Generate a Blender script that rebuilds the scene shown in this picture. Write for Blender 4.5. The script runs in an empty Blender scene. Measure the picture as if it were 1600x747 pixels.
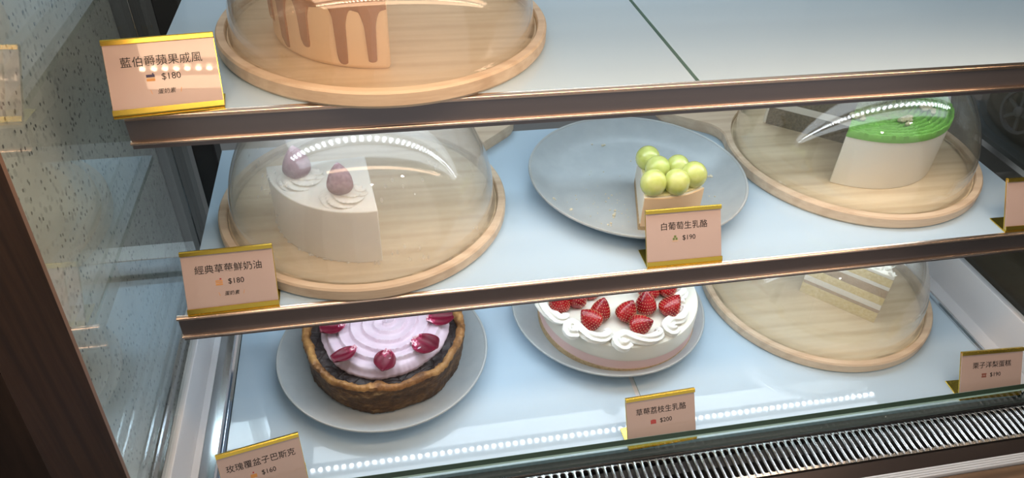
import bpy, bmesh, math, random
from mathutils import Vector, Matrix, noise
random.seed(7)
S = bpy.context.scene
COL = S.collection
PI = math.pi
R_ = math.radians

# ------------------------------------------------------------------ camera
cam = bpy.data.cameras.new('camera')
cam.sensor_fit = 'HORIZONTAL'; cam.sensor_width = 36.0
cam.lens = 1147.5 * 36.0 / 1600.0
cam.clip_start = 0.01; cam.clip_end = 50
cam_o = bpy.data.objects.new('camera', cam); COL.objects.link(cam_o)
CR, CU, CF = Vector((0.982437, -0.183707, 0.032711)), Vector((0.089362, 0.617100, 0.781794)), Vector((0.163807, 0.765140, -0.622678))
M = Matrix((CR, CU, -CF)).transposed().to_4x4()
M.translation = Vector((0.193328, -0.692460, 0.472938))
cam_o.matrix_world = M
S.camera = cam_o

# ------------------------------------------------------------------ exposure, world, lights
S.view_settings.view_transform = 'Standard'
S.view_settings.look = 'None'
S.view_settings.gamma = 1.0
S.view_settings.use_curve_mapping = False
S.view_settings.exposure = 0.25
S.cycles.max_bounces = 14
S.cycles.transparent_max_bounces = 40
S.cycles.glossy_bounces = 6
S.cycles.diffuse_bounces = 4
S.cycles.sample_clamp_indirect = 30.0
S.cycles.caustics_reflective = False
S.cycles.caustics_refractive = False

W = bpy.data.worlds.new('shop_ambience'); S.world = W
W.use_nodes = True
W.node_tree.nodes['Background'].inputs[0].default_value = (0.60, 0.57, 0.55, 1)
W.node_tree.nodes['Background'].inputs[1].default_value = 0.75

COOL = (0.84, 0.935, 1.0)
WARM = (1.0, 0.69, 0.45)
def area(name, loc, rot, sx, sy, power, color):
    d = bpy.data.lights.new(name, 'AREA'); d.shape = 'RECTANGLE'
    d.size = sx; d.size_y = sy; d.energy = power; d.color = color
    o = bpy.data.objects.new(name, d); COL.objects.link(o)
    o.location = loc; o.rotation_euler = rot
    return o
# ceiling lights of the shop: customer side (warm)
for k, (lx, ly) in enumerate(((-0.6, -1.5), (0.5, -1.9), (1.6, -1.5), (0.5, -0.9))):
    d = bpy.data.lights.new('ceiling_downlight', 'POINT'); d.energy = 7.0; d.color = (1.0, 0.85, 0.70); d.shadow_soft_size = 0.035
    o = bpy.data.objects.new('ceiling_downlight', d); COL.objects.link(o); o.location = (lx, ly, 1.75)
area('added_cool_fill', (0.5, 1.3, 1.7), (R_(35), 0, 0), 1.6, 0.6, 42, (0.68, 0.87, 1.0))  # added cool fill over the staff side, turns the shelf backs bluer

# LED bars: (name, y, z, x0, x1, power, colour, dot strength)
LEDS = [('upper', -0.110, 0.1585, 0.06, 0.88, 0.46, COOL, 27.0),
        ('lower', -0.109, -0.0345, 0.07, 0.865, 0.64, COOL, 30.0),
        ('canopy', -0.250, 0.3360, 0.005, 0.90, 1.30, WARM, 36.0)]
for nm, y, z, x0, x1, pw, colr, st in LEDS:
    area('led_glow_' + nm, ((x0 + x1) / 2, y + 0.004, z + 0.0024), (0, 0, 0), x1 - x0, 0.068, pw, colr)

# ------------------------------------------------------------------ helpers: materials
def new_mat(name):
    m = bpy.data.materials.new(name); m.use_nodes = True
    nt = m.node_tree
    for n in list(nt.nodes): nt.nodes.remove(n)
    out = nt.nodes.new('ShaderNodeOutputMaterial')
    return m, nt, out
def nd(nt, t, **kw):
    n = nt.nodes.new('ShaderNode' + t)
    for k, v in kw.items():
        if k in n.inputs: n.inputs[k].default_value = v
        else: setattr(n, k, v)
    return n
def c4(c): return (c[0], c[1], c[2], 1.0)
def ramp(nt, fac, stops, interp='LINEAR'):
    r = nt.nodes.new('ShaderNodeValToRGB'); r.color_ramp.interpolation = interp
    e = r.color_ramp.elements
    while len(e) < len(stops): e.new(0.5)
    for i, (p, c) in enumerate(stops):
        e[i].position = p; e[i].color = c4(c) if len(c) == 3 else c
    nt.links.new(fac, r.inputs[0]); return r.outputs[0]
def coords(nt, scale=(1, 1, 1), kind='Object', rot=(0, 0, 0)):
    t = nt.nodes.new('ShaderNodeTexCoord')
    mp = nd(nt, 'Mapping'); mp.inputs['Scale'].default_value = scale
    mp.inputs['Rotation'].default_value = rot
    nt.links.new(t.outputs[kind], mp.inputs[0]); return mp.outputs[0]
def noise_t(nt, vec, scale, detail=3, rough=0.55):
    n = nd(nt, 'TexNoise'); n.inputs['Scale'].default_value = scale
    n.inputs['Detail'].default_value = detail; n.inputs['Roughness'].default_value = rough
    nt.links.new(vec, n.inputs['Vector']); return n.outputs[0]
def voro(nt, vec, scale, feature='F1', rnd=1.0):
    n = nd(nt, 'TexVoronoi'); n.feature = feature
    n.inputs['Scale'].default_value = scale; n.inputs['Randomness'].default_value = rnd
    nt.links.new(vec, n.inputs['Vector']); return n
def bump(nt, h, strength, dist):
    b = nd(nt, 'Bump'); b.inputs['Strength'].default_value = strength; b.inputs['Distance'].default_value = dist
    nt.links.new(h, b.inputs['Height']); return b.outputs[0]
def math_n(nt, op, a, b=None, clamp=False):
    n = nd(nt, 'Math'); n.operation = op; n.use_clamp = clamp
    for i, v in enumerate((a, b)):
        if v is None: continue
        if isinstance(v, (int, float)): n.inputs[i].default_value = v
        else: nt.links.new(v, n.inputs[i])
    return n.outputs[0]
def mixc(nt, f, a, b):
    n = nd(nt, 'MixRGB')
    for i, v in enumerate((f, a, b)):
        if isinstance(v, (int, float)): n.inputs[i].default_value = v
        elif isinstance(v, tuple): n.inputs[i].default_value = c4(v)
        else: nt.links.new(v, n.inputs[i])
    return n.outputs[0]
def pbr(name, color=(.5, .5, .5), rough=.5, metal=0.0, spec=.5, ior=1.45, coat=0.0, sss=0.0, sssr=(.01, .01, .01), fn=None):
    m, nt, out = new_mat(name)
    p = nd(nt, 'BsdfPrincipled')
    p.inputs['Base Color'].default_value = c4(color)
    p.inputs['Roughness'].default_value = rough; p.inputs['Metallic'].default_value = metal
    p.inputs['IOR'].default_value = ior; p.inputs['Specular IOR Level'].default_value = spec
    p.inputs['Coat Weight'].default_value = coat; p.inputs['Coat Roughness'].default_value = 0.03
    if sss:
        p.inputs['Subsurface Weight'].default_value = sss
        p.inputs['Subsurface Radius'].default_value = sssr
        p.inputs['Subsurface Scale'].default_value = 1.0
    nt.links.new(p.outputs[0], out.inputs[0])
    if fn: fn(nt, p)
    return m
def schlick(nt, f0):
    lw = nd(nt, 'LayerWeight'); lw.inputs['Blend'].default_value = 0.5
    p5 = math_n(nt, 'POWER', lw.outputs['Facing'], 5.0)
    return math_n(nt, 'ADD', math_n(nt, 'MULTIPLY', p5, 1.0 - f0), f0, True)
def glass_mat(name, tint, f0=0.045, haze=0.0, hazec=(.9, .9, .9), spots=False, rough=0.0):
    m, nt, out = new_mat(name)
    tr = nd(nt, 'BsdfTransparent'); tr.inputs[0].default_value = c4(tint)
    gl = nd(nt, 'BsdfGlossy'); gl.inputs['Roughness'].default_value = rough
    gl.inputs[0].default_value = (1, 1, 1, 1)
    base = tr.outputs[0]
    if haze > 0:
        df = nd(nt, 'BsdfDiffuse'); df.inputs[0].default_value = c4(hazec)
        tl = nd(nt, 'BsdfTranslucent'); tl.inputs[0].default_value = c4(hazec)
        mm = nd(nt, 'MixShader'); mm.inputs[0].default_value = 0.5
        nt.links.new(df.outputs[0], mm.inputs[1]); nt.links.new(tl.outputs[0], mm.inputs[2])
        v = coords(nt)
        n = noise_t(nt, v, 18.0, 4)
        f = math_n(nt, 'MULTIPLY', math_n(nt, 'ADD', n, 0.45), haze)
        if spots:
            v2 = coords(nt, (1, 1, 0.45))
            vo = voro(nt, v2, 120.0)
            sp = math_n(nt, 'LESS_THAN', vo.outputs['Distance'], 0.17)
            sel = math_n(nt, 'GREATER_THAN', noise_t(nt, v, 22.0, 2), 0.60)
            keep = math_n(nt, 'MULTIPLY', sp, sel)
            f = math_n(nt, 'ADD', f, math_n(nt, 'MULTIPLY', keep, 0.16), True)
        ms = nd(nt, 'MixShader'); nt.links.new(f, ms.inputs[0])
        nt.links.new(tr.outputs[0], ms.inputs[1]); nt.links.new(mm.outputs[0], ms.inputs[2])
        base = ms.outputs[0]
    mx = nd(nt, 'MixShader')
    nt.links.new(schlick(nt, f0), mx.inputs[0])
    nt.links.new(base, mx.inputs[1]); nt.links.new(gl.outputs[0], mx.inputs[2])
    nt.links.new(mx.outputs[0], out.inputs[0])
    return m
def emit(name, color, strength):
    m, nt, out = new_mat(name)
    e = nd(nt, 'Emission'); e.inputs[0].default_value = c4(color); e.inputs[1].default_value = strength
    nt.links.new(e.outputs[0], out.inputs[0]); return m

def wood_fn(c1, c2, c3, scale=1.0, rot=0.0, stretch=(1.5, 22, 22), cf=.55):
    def fn(nt, p):
        v = coords(nt, stretch, rot=(0, 0, rot))
        n = noise_t(nt, v, 6.0 * scale, 5, .6)
        w = nd(nt, 'TexWave'); w.wave_type = 'BANDS'; w.bands_direction = 'Y'
        w.inputs['Scale'].default_value = 0.55 * scale; w.inputs['Distortion'].default_value = 5.0
        w.inputs['Detail'].default_value = 3; w.inputs['Detail Scale'].default_value = 1.2
        nt.links.new(v, w.inputs['Vector'])
        a = ramp(nt, n, [(.3, c1), (.7, c2)])
        g = ramp(nt, w.outputs['Fac'], [(.0, (0, 0, 0)), (.72, (0, 0, 0)), (1., (1, 1, 1))])
        f = math_n(nt, 'MULTIPLY', g, cf)
        col = mixc(nt, f, a, c3)
        nt.links.new(col, p.inputs['Base Color'])
        nt.links.new(bump(nt, n, .15, .001), p.inputs['Normal'])
    return fn

MAT = {}
MAT['shelf'] = pbr('blue_white_back_painted_glass', (.525, .675, .80), .02, ior=1.5, spec=.5)
MAT['glass_edge'] = pbr('green_glass_edge', (.30, .47, .43), .08)
MAT['dark_edge'] = pbr('dark_green_polished_edge', (.026, .046, .030), .08)
MAT['clear'] = glass_mat('clear_pane', (.97, .985, .98), .045)
MAT['low_glass'] = glass_mat('low_front_pane', (.93, .975, .955), .045)
def brushed(nt, p):
    v = coords(nt, (2, 300, 300)); n = noise_t(nt, v, 3.0, 3)
    nt.links.new(bump(nt, n, .06, .0005), p.inputs['Normal'])
MAT['profile'] = pbr('dark_bronze_anodised_metal', (.25, .228, .236), .30, .8, fn=brushed)
MAT['bronze_dark'] = pbr('dark_brown_bronze', (.055, .042, .038), .35, .5, fn=brushed)
MAT['lip'] = pbr('warm_lit_bronze_edge', (.80, .62, .50), .24, 1.0)  # same bronze as the rail, its warm highlight put into a brighter colour
MAT['alu'] = pbr('white_aluminium', (.74, .75, .77), .35, .2)
MAT['steel'] = pbr('brushed_steel', (.62, .63, .64), .22, 1.0, fn=brushed)
MAT['mirror_steel'] = pbr('polished_steel', (.40, .41, .41), .12, 1.0)
MAT['chrome'] = pbr('chrome', (.82, .83, .85), .06, 1.0)
MAT['white'] = pbr('white_enamel', (.78, .79, .82), .35)
MAT['black'] = pbr('black_frame', (.014, .015, .016), .35)
MAT['dark'] = pbr('dark_olive_panel', (.045, .043, .035), .35)
MAT['darker'] = pbr('near_black_shade', (.016, .014, .013), .4)
MAT['gold'] = pbr('gold_metal', (.80, .58, .10), .24, 1.0)
MAT['cardpink'] = pbr('pink_card', (.60, .445, .385), .25, coat=1.0)
MAT['ink'] = pbr('black_ink', (.012, .010, .010), .5)
MAT['plate'] = pbr('blue_grey_stoneware', (.315, .375, .405), .38, fn=lambda nt, p: nt.links.new(ramp(nt, noise_t(nt, coords(nt), 60, 4), [(.3, (.425, .475, .50)), (.7, (.47, .52, .54))]), p.inputs['Base Color']))
MAT['plate_rim'] = pbr('worn_stoneware_rim', (.46, .49, .49), .4)

def terrazzo_fn(base, base2):
    def fn(nt, p):
        v = coords(nt, (1, 1, .8))
        col = ramp(nt, noise_t(nt, v, 30, 3), [(.35, base), (.65, base2)])
        for sc, th, dark, keep in ((120, .33, (.44, .442, .42), .50), (190, .34, (.52, .52, .50), .45), (92, .20, (.05, .052, .05), .84), (200, .24, (.08, .08, .078), .80)):
            nv = nd(nt, 'VectorMath'); nv.operation = 'ADD'; nv.inputs[1].default_value = (sc * .37, sc * .11, sc * .53)
            nt.links.new(v, nv.inputs[0])
            vo = voro(nt, nv.outputs[0], sc)
            wob = math_n(nt, 'ADD', vo.outputs['Distance'], math_n(nt, 'MULTIPLY', math_n(nt, 'SUBTRACT', noise_t(nt, v, sc * 2.2, 2), .5), .22))
            f = math_n(nt, 'LESS_THAN', wob, th)
            sp = nd(nt, 'SeparateColor'); nt.links.new(vo.outputs['Color'], sp.inputs[0])
            f2 = math_n(nt, 'MULTIPLY', f, math_n(nt, 'GREATER_THAN', sp.outputs[0], keep))
            col = mixc(nt, f2, col, dark)
        nt.links.new(col, p.inputs['Base Color'])
    return fn
MAT['terrazzo'] = pbr('grey_terrazzo', (.4, .4, .4), .35, fn=terrazzo_fn((.66, .665, .63), (.76, .765, .725)))
MAT['walnut'] = pbr('dark_walnut', (.03, .016, .011), .65, spec=.2, fn=wood_fn((.020, .0105, .0075), (.036, .019, .012), (.010, .006, .005), 1.2, 0, (22, 22, 1.6)))
MAT['walnut_lit_edge'] = pbr('walnut_lit_edge', (.20, .115, .075), .5)  # paler walnut: light along the post's inner edge put into the colour
MAT['ledge_wood'] = pbr('brown_oak', (.17, .10, .06), .45, fn=wood_fn((.14, .085, .05), (.22, .135, .08), (.06, .035, .02), 1.2))
MAT['pine'] = pbr('pale_pine', (.7, .55, .38), .45, fn=wood_fn((.74, .575, .365), (.83, .68, .46), (.58, .41, .23), 1.35, .12, (1.5, 16, 16), .38))
MAT['pine_edge'] = pbr('pine_rim', (.66, .47, .31), .5, fn=wood_fn((.66, .49, .335), (.77, .61, .44), (.50, .33, .20), 1.3, .5, (2, 18, 40), .35))

# ------------------------------------------------------------------ helpers: objects
def link(o, parent=None):
    COL.objects.link(o)
    if parent is not None: o.parent = parent
    return o
def mesh_obj(name, verts, faces, mat, parent=None, smooth=None, loc=None, fm=None):
    me = bpy.data.meshes.new(name)
    me.from_pydata([tuple(v) for v in verts], [], [tuple(f) for f in faces])
    mats = mat if isinstance(mat, (list, tuple)) else [mat]
    for m in mats: me.materials.append(MAT[m] if isinstance(m, str) else m)
    if fm:
        for p, k in zip(me.polygons, fm): p.material_index = k
    bm = bmesh.new(); bm.from_mesh(me)
    bmesh.ops.recalc_face_normals(bm, faces=bm.faces); bm.to_mesh(me); bm.free()
    if smooth is not None:
        for p in me.polygons: p.use_smooth = True
        me.set_sharp_from_angle(angle=R_(smooth))
    me.update()
    o = bpy.data.objects.new(name, me)
    if loc is not None: o.location = loc
    return link(o, parent)
def bm_obj(name, bm, mat, parent=None, smooth=None, loc=None):
    me = bpy.data.meshes.new(name)
    bmesh.ops.recalc_face_normals(bm, faces=bm.faces)
    bm.to_mesh(me); bm.free()
    mats = mat if isinstance(mat, (list, tuple)) else [mat]
    for m in mats: me.materials.append(MAT[m] if isinstance(m, str) else m)
    if smooth is not None:
        for p in me.polygons: p.use_smooth = True
        me.set_sharp_from_angle(angle=R_(smooth))
    o = bpy.data.objects.new(name, me)
    if loc is not None: o.location = loc
    return link(o, parent)
def empty(name, loc, label, cat, group=None, rz=0.0):
    o = bpy.data.objects.new(name, None); COL.objects.link(o)
    o.empty_display_size = .02
    o.location = loc; o.rotation_euler = (0, 0, rz)
    return tag(o, label, cat, group)
def tag(o, label, cat, group=None):
    o['label'] = label; o['category'] = cat
    if group: o['group'] = group
    return o
def structure(o):
    o['kind'] = 'structure'; return o
def bevel(o, w, seg=2, ang=30):
    b = o.modifiers.new('edge', 'BEVEL'); b.width = w; b.segments = seg; b.limit_method = 'ANGLE'; b.angle_limit = R_(ang)
    return o
def box_vf(x0, x1, y0, y1, z0, z1):
    v = [(x0, y0, z0), (x1, y0, z0), (x1, y1, z0), (x0, y1, z0), (x0, y0, z1), (x1, y0, z1), (x1, y1, z1), (x0, y1, z1)]
    f = [(0, 3, 2, 1), (4, 5, 6, 7), (0, 1, 5, 4), (1, 2, 6, 5), (2, 3, 7, 6), (3, 0, 4, 7)]
    return v, f
def box(name, x0, x1, y0, y1, z0, z1, mat, parent=None, bev=0, fm=None):
    v, f = box_vf(x0, x1, y0, y1, z0, z1)
    o = mesh_obj(name, v, f, mat, parent, fm=fm)
    if bev: bevel(o, bev)
    return o
def extrude_x(name, prof, x0, x1, mat, parent=None, smooth=40, loc=None):
    n = len(prof)
    v = [(x0, y, z) for y, z in prof] + [(x1, y, z) for y, z in prof]
    f = [(i, (i + 1) % n, (i + 1) % n + n, i + n) for i in range(n)] + [tuple(range(n)), tuple(range(2 * n - 1, n - 1, -1))]
    return mesh_obj(name, v, f, mat, parent, smooth, loc)
def extrude_y(name, prof, y0, y1, mat, parent=None, smooth=40):
    n = len(prof)
    v = [(x, y0, z) for x, z in prof] + [(x, y1, z) for x, z in prof]
    f = [(i, (i + 1) % n, (i + 1) % n + n, i + n) for i in range(n)] + [tuple(range(n)), tuple(range(2 * n - 1, n - 1, -1))]
    return mesh_obj(name, v, f, mat, parent, smooth)
def prism_vf(out, z0, z1):
    n = len(out)
    v = [(x, y, z0) for x, y in out] + [(x, y, z1) for x, y in out]
    f = [(i, (i + 1) % n, (i + 1) % n + n, i + n) for i in range(n)] + [tuple(range(n)), tuple(range(2 * n - 1, n - 1, -1))]
    return v, f
def prism(name, out, z0, z1, mat, parent=None, smooth=35, bev=0, loc=None):
    v, f = prism_vf(out, z0, z1)
    o = mesh_obj(name, v, f, mat, parent, smooth, loc)
    if bev: bevel(o, bev, 3, 40)
    return o
def lathe(name, prof, mat, parent=None, n=96, smooth=40, loc=None, fm=None):
    """closed ring profile (r, z); r == 0 collapses to the axis"""
    v, f, fi = [], [], []
    k = len(prof)
    idx = []
    for i, (r, z) in enumerate(prof):
        if r <= 1e-9:
            idx.append([len(v)] * n); v.append((0, 0, z))
        else:
            idx.append(list(range(len(v), len(v) + n)))
            for j in range(n):
                a = 2 * PI * j / n; v.append((r * math.cos(a), r * math.sin(a), z))
    for i in range(k - 1):
        A, B = idx[i], idx[i + 1]
        for j in range(n):
            q = [A[j], A[(j + 1) % n], B[(j + 1) % n], B[j]]
            u = []
            for t in q:
                if t not in u: u.append(t)
            if len(u) >= 3: f.append(u); fi.append(fm[i] if fm else 0)
    return mesh_obj(name, v, f, mat, parent, smooth, loc, fi if fm else None)
def arc(R, a0, a1, n, cx=0, cy=0):
    return [(cx + R * math.cos(R_(a0 + (a1 - a0) * i / n)), cy + R * math.sin(R_(a0 + (a1 - a0) * i / n))) for i in range(n + 1)]
def sector(R, a0, a1, n=48): return [(0, 0)] + arc(R, a0, a1, n)
def ring_sector(r0, R, a0, a1, n=64): return arc(R, a0, a1, n) + arc(r0, a1, a0, n)
def blob(bm, c, r, sx=1, sy=1, sz=1, seed=0, amp=.15, sub=2):
    g = bmesh.ops.create_icosphere(bm, subdivisions=sub, radius=1.0)
    for v in g['verts']:
        p = v.co.copy()
        d = 1 + amp * noise.noise(p * 1.7 + Vector((seed * 3.1, seed * 1.7, 0)))
        v.co = Vector((c[0] + p.x * r * sx * d, c[1] + p.y * r * sy * d, c[2] + p.z * r * sz * d))
def text_obj(name, body, size, mat, parent, mtx, extrude=.00012, bold=0.0, shear=0.0, spacing=1.0):
    cu = bpy.data.curves.new(name, 'FONT'); cu.body = body; cu.size = size
    cu.align_x = 'CENTER'; cu.align_y = 'CENTER'; cu.extrude = extrude; cu.offset = bold; cu.shear = shear
    cu.space_character = spacing
    cu.resolution_u = 3
    t = bpy.data.objects.new('tmp_text', cu); COL.objects.link(t)
    dg = bpy.context.evaluated_depsgraph_get(); dg.update()
    me = bpy.data.meshes.new_from_object(t.evaluated_get(dg))
    bpy.data.objects.remove(t)
    me.materials.clear(); me.materials.append(MAT[mat] if isinstance(mat, str) else mat)
    o = bpy.data.objects.new(name, me); link(o, parent); o.matrix_local = mtx
    return o

Z1, Z2, Z3 = 0.1912, 0.0, -0.1941          # shelf tops: upper, middle, deck
YF1, YF2 = -0.159, -0.1814                 # front edges of the two shelves

# ------------------------------------------------------------------ the place around the case
structure(box('floor', -0.9, 2.6, -2.4, 2.2, -1.02, -1.0, pbr('grey_floor_tile', (.16, .155, .15), .4)))
structure(box('wall_left', -0.080, -0.0555, -1.3, 0.072, -1.0, 0.75, 'terrazzo'))
structure(box('wall_back', -0.9, 2.6, 1.9, 1.95, -1.0, 1.6, pbr('staff_wall', (.10, .095, .085), .6)))
structure(box('wall_right', 1.06, 1.09, -0.6, 0.62, -1.0, 0.75, 'dark'))
# dark timber post against the terrazzo wall, in front of the left pane
def post():
    def y_in(z): return -0.2997 + 0.1062 * z
    zs = (-0.62, 0.62)
    v, f, fm = [], [], []
    for z in zs:
        yi = y_in(z)
        for x, y in ((-.054, yi - .090), (-.026, yi - .090), (-.026, yi - .007), (-.0272, yi), (-.054, yi)):
            v.append((x, y, z))
    n = 5
    for i in range(n):
        f.append((i, (i + 1) % n, (i + 1) % n + n, i + n)); fm.append(1 if i == 2 else 0)
    f += [tuple(range(n)), tuple(range(2 * n - 1, n - 1, -1))]; fm += [0, 0]
    return structure(mesh_obj('trim_1', v, f, ['walnut', 'walnut_lit_edge'], fm=fm))
post()

def staff_fan():
    root = empty('wall_fan', (1.052, .050, .010), 'dark round spoked fan on the wall beyond the right end of the case', 'fan')
    root.rotation_euler = (0, R_(-90), 0)
    lathe('fan_ring', [(.0265, 0), (.0305, 0), (.0305, .006), (.0265, .006), (.0265, 0)], 'fan', root, 48)
    lathe('fan_hub', [(0, 0), (.007, 0), (.007, .007), (.004, .009), (0, .009)], 'fan', root, 24)
    for k in range(6):
        a = R_(60 * k + 12); v, f = box_vf(.0065, .0270, -.0022, .0022, .001, .004)
        o = mesh_obj('fan_spoke', v, f, 'fan', root); o.rotation_euler = (0, 0, a)
    return root
MAT['fan'] = pbr('dull_black_plastic', (.10, .10, .105), .4)
staff_fan()
structure(box('trim_2', 1.050, 1.0598, -.45, .10, -.062, -.054, 'steel'))
# ------------------------------------------------------------------ display case body
case = empty('display_case', (0.455, -0.08, -1.0), 'refrigerated cake display case with glass side panes, white side liners and dark rear uprights', 'display case')
CASE0 = Vector((0.455, -0.08, -1.0))
def to_case(o, par=None):
    o.parent = case
    o.matrix_parent_inverse = Matrix.Translation(-CASE0)
    return o
def pane(name, x0, x1, mat):
    # side pane with its sloped front edge
    pts = [(-.300, -.143), (.108, -.143), (.108, .339), (-.268, .339)]
    v = [(x0, y, z) for y, z in pts] + [(x1, y, z) for y, z in pts]
    f = [(i, (i + 1) % 4, (i + 1) % 4 + 4, i + 4) for i in range(4)] + [(0, 1, 2, 3), (7, 6, 5, 4)]
    return to_case(mesh_obj(name, v, f, mat))
pane('side_pane', -.038, -.032, 'clear')
pane('side_pane', -.0545, -.0495, 'clear')   # the side is double glazed
pane('side_pane', .9465, .9525, 'clear')
for a, b in ((-.038, -.029), (.9430, .9525)):
    to_case(box('side_liner', a, b, -.258, .108, -.215, -.1435, 'white', bev=.001))
# rear uprights and runner (black), stainless jamb behind the terrazzo
to_case(box('rear_upright', -.030, -.004, .118, .150, -.25, .339, 'black', bev=.0015))
to_case(box('rear_upright', .925, .955, .118, .150, -.25, .339, 'black', bev=.0015))
to_case(box('rear_runner', -.004, .925, .118, .150, -.25, -.165, 'steel', bev=.001))
to_case(box('rear_jamb', -.080, -.0560, .073, .128, -.30, .339, 'steel', bev=.001))
to_case(box('rear_jamb', -.080, -.0560, .132, .235, -.30, .339, 'mirror_steel', bev=.001))
# canopy over the top with its warm LED bar
to_case(box('canopy', -.04, .955, -.285, -.205, .3400, .372, 'black', bev=.002))
to_case(box('top_pane', -.038, .952, -.205, .15, .3400, .3460, 'clear'))
# base: carcass, front channel, fascia strips
to_case(box('base_carcass', -.04, .955, -.47, .15, -1.0, -.262, 'ledge_wood'))
to_case(box('deck_tray', -.04, .955, -.258, .117, -.262, -.2155, 'alu'))
to_case(box('void_shade', -.04, .955, -.3015, -.2585, -.262, -.2400, 'darker'))  # near-black box stands in for the shade of the void under the grille
to_case(extrude_x('bronze_fascia', [(-.3185, -.262), (-.3020, -.262), (-.3020, -.2010), (-.3040, -.1995), (-.3070, -.2000), (-.3185, -.2030)], -.04, .955, 'bronze_dark'))
sf = [(-.3305, -.262), (-.3187, -.262), (-.3187, -.2025)]
for i in range(4):
    y = -.3190 - i * .0028
    sf += [(y - .0004, -.2008), (y - .0020, -.2008), (y - .0024, -.2020)]
to_case(extrude_x('ribbed_strip', sf, -.04, .955, 'alu', smooth=20))
to_case(box('front_ledge', -.04, .955, -.47, -.3307, -.2618, -.2035, 'ledge_wood', bev=.002))
# low glass at the front of the deck; its polished top edge is green
lg = box('low_front_pane', -.028, .942, -.2585, -.2500, -.2150, -.1730, ['low_glass', 'dark_edge', 'glass_edge'], fm=[0, 1, 0, 0, 0, 0])
bv = bevel(lg, .0012, 1).modifiers['edge']; bv.material = 2
to_case(lg)
to_case(box('pane_channel', -.028, .942, -.2604, -.2592, -.215, -.1965, 'black'))

# vent grille with stadium slots
def grille():
    bm = bmesh.new()
    x0, pitch, n = -.028, .0083, 116
    ya, yb = -.3015, -.2605; ca, cb, r = -.2957, -.2660, .0025
    for i in range(n):
        xa = x0 + i * pitch; xb = xa + pitch; xc = (xa + xb) / 2
        loop = [(xc + r * math.cos(t), cb + r * math.sin(t)) for t in [PI * k / 8 for k in range(9)]]
        loop += [(xc + r * math.cos(t), ca + r * math.sin(t)) for t in [PI + PI * k / 8 for k in range(9)]]
        m = len(loop)
        # outer ring with one point per loop point
        outer = []
        for k, (x, y) in enumerate(loop):
            if k <= 8:
                t = PI * k / 8
                if k <= 2: outer.append((xb, cb + (yb - cb) * (k / 2.0)))
                elif k >= 6: outer.append((xa, cb + (yb - cb) * ((8 - k) / 2.0)))
                else: outer.append((xb + (xa - xb) * ((k - 2) / 4.0), yb))
            else:
                q = k - 9
                if q <= 2: outer.append((xa, ca + (ya - ca) * (q / 2.0)))
                elif q >= 6: outer.append((xb, ca + (ya - ca) * ((8 - q) / 2.0)))
                else: outer.append((xa + (xb - xa) * ((q - 2) / 4.0), ya))
        zt = -.1990
        lv = [bm.verts.new((x, y, zt)) for x, y in loop]
        rv = [bm.verts.new((xc + (x - xc) * 1.20, (cb if y > (ca + cb) / 2 else ca) + (y - (cb if y > (ca + cb) / 2 else ca)) * 1.20, zt + .0006)) for x, y in loop]
        ov = [bm.verts.new((x, y, zt)) for x, y in outer]
        dv = [bm.verts.new((x, y, zt - .004)) for x, y in loop]
        for k in range(m):
            k2 = (k + 1) % m
            bm.faces.new((ov[k], ov[k2], rv[k2], rv[k]))
            bm.faces.new((rv[k], rv[k2], lv[k2], lv[k]))
            bm.faces.new((lv[k], lv[k2], dv[k2], dv[k]))
    bmesh.ops.remove_doubles(bm, verts=bm.verts, dist=1e-5)
    o = bm_obj('vent_grille', bm, 'steel', smooth=12)
    return tag(o, 'long stainless steel vent grille with rows of rounded slots along the case front', 'vent grille')
grille()

# ------------------------------------------------------------------ shelves
SEAM = .466
def led_bar(parent, off, y, z, x0, x1, colr, st):
    h = box('led_bar', x0 - .004, x1 + .004, y - .011, y + .011, z + .0012, z + .0036, 'alu', parent)
    bm = bmesh.new()
    n = int((x1 - x0) / .0098)
    for i in range(n + 1):
        x = x0 + i * .0098
        bm.faces.new([bm.verts.new((x + .0029 * math.cos(PI / 4 * k), y + .0029 * math.sin(PI / 4 * k), z - .0012)) for k in range(8)])
    d = bm_obj('diodes', bm, emit('diode_light', colr, st), h)
    h.location = off
    return h
def shelf(name, label, yf, z, x_left, x_right, yb, led):
    root = empty(name, ((x_left + x_right) / 2, yf, z), label, 'shelf')
    off = -Vector(((x_left + x_right) / 2, yf, z))
    def put(o): o.location = off; o.parent = root; return o
    for a, b in ((x_left + .007, SEAM - .0019), (SEAM + .0019, x_right)):
        put(box('glass_panel', a, b, yf + .0042, yb, z - .006, z, ['shelf', 'glass_edge'], fm=[0, 0, 0, 1, 1, 1]))
    xr = x_right + .024
    put(extrude_x('price_channel', [(yf + .004, z - .031), (yf + .012, z - .031), (yf + .012, z - .0062), (yf + .004, z - .0062)], x_left, xr, 'profile'))
    put(extrude_x('upper_lip', [(yf + .0041, z + .0002), (yf + .0034, z + .0002), (yf + .0008, z - .0008), (yf + .0002, z - .0013), (yf, z - .0020), (yf + .0004, z - .0027), (yf + .0014, z - .0031), (yf + .0039, z - .0031), (yf + .0039, z - .0060), (yf + .0041, z - .0060)], x_left, xr, 'lip', smooth=60))
    put(extrude_x('lower_lip', [(yf + .0039, z - .0232), (yf + .0012, z - .0234), (yf + .0002, z - .0240), (yf, z - .0248), (yf + .0004, z - .0256), (yf + .0014, z - .0260), (yf + .0039, z - .0262)], x_left, xr, 'lip', smooth=60))
    put(box('support_channel', x_left + .01, xr, yf + .0122, yf + .100, z - .030, z - .0062, 'alu'))
    nm, y, zz, x0, x1, pw, colr, st = led
    put(led_bar(root, off, y, zz, x0, x1, colr, st))
    return root
shelf('glass_shelf', 'upper glass shelf with bronze price rail holding the chiffon cake', YF1, Z1, .003, .921, .110, LEDS[0])
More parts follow.
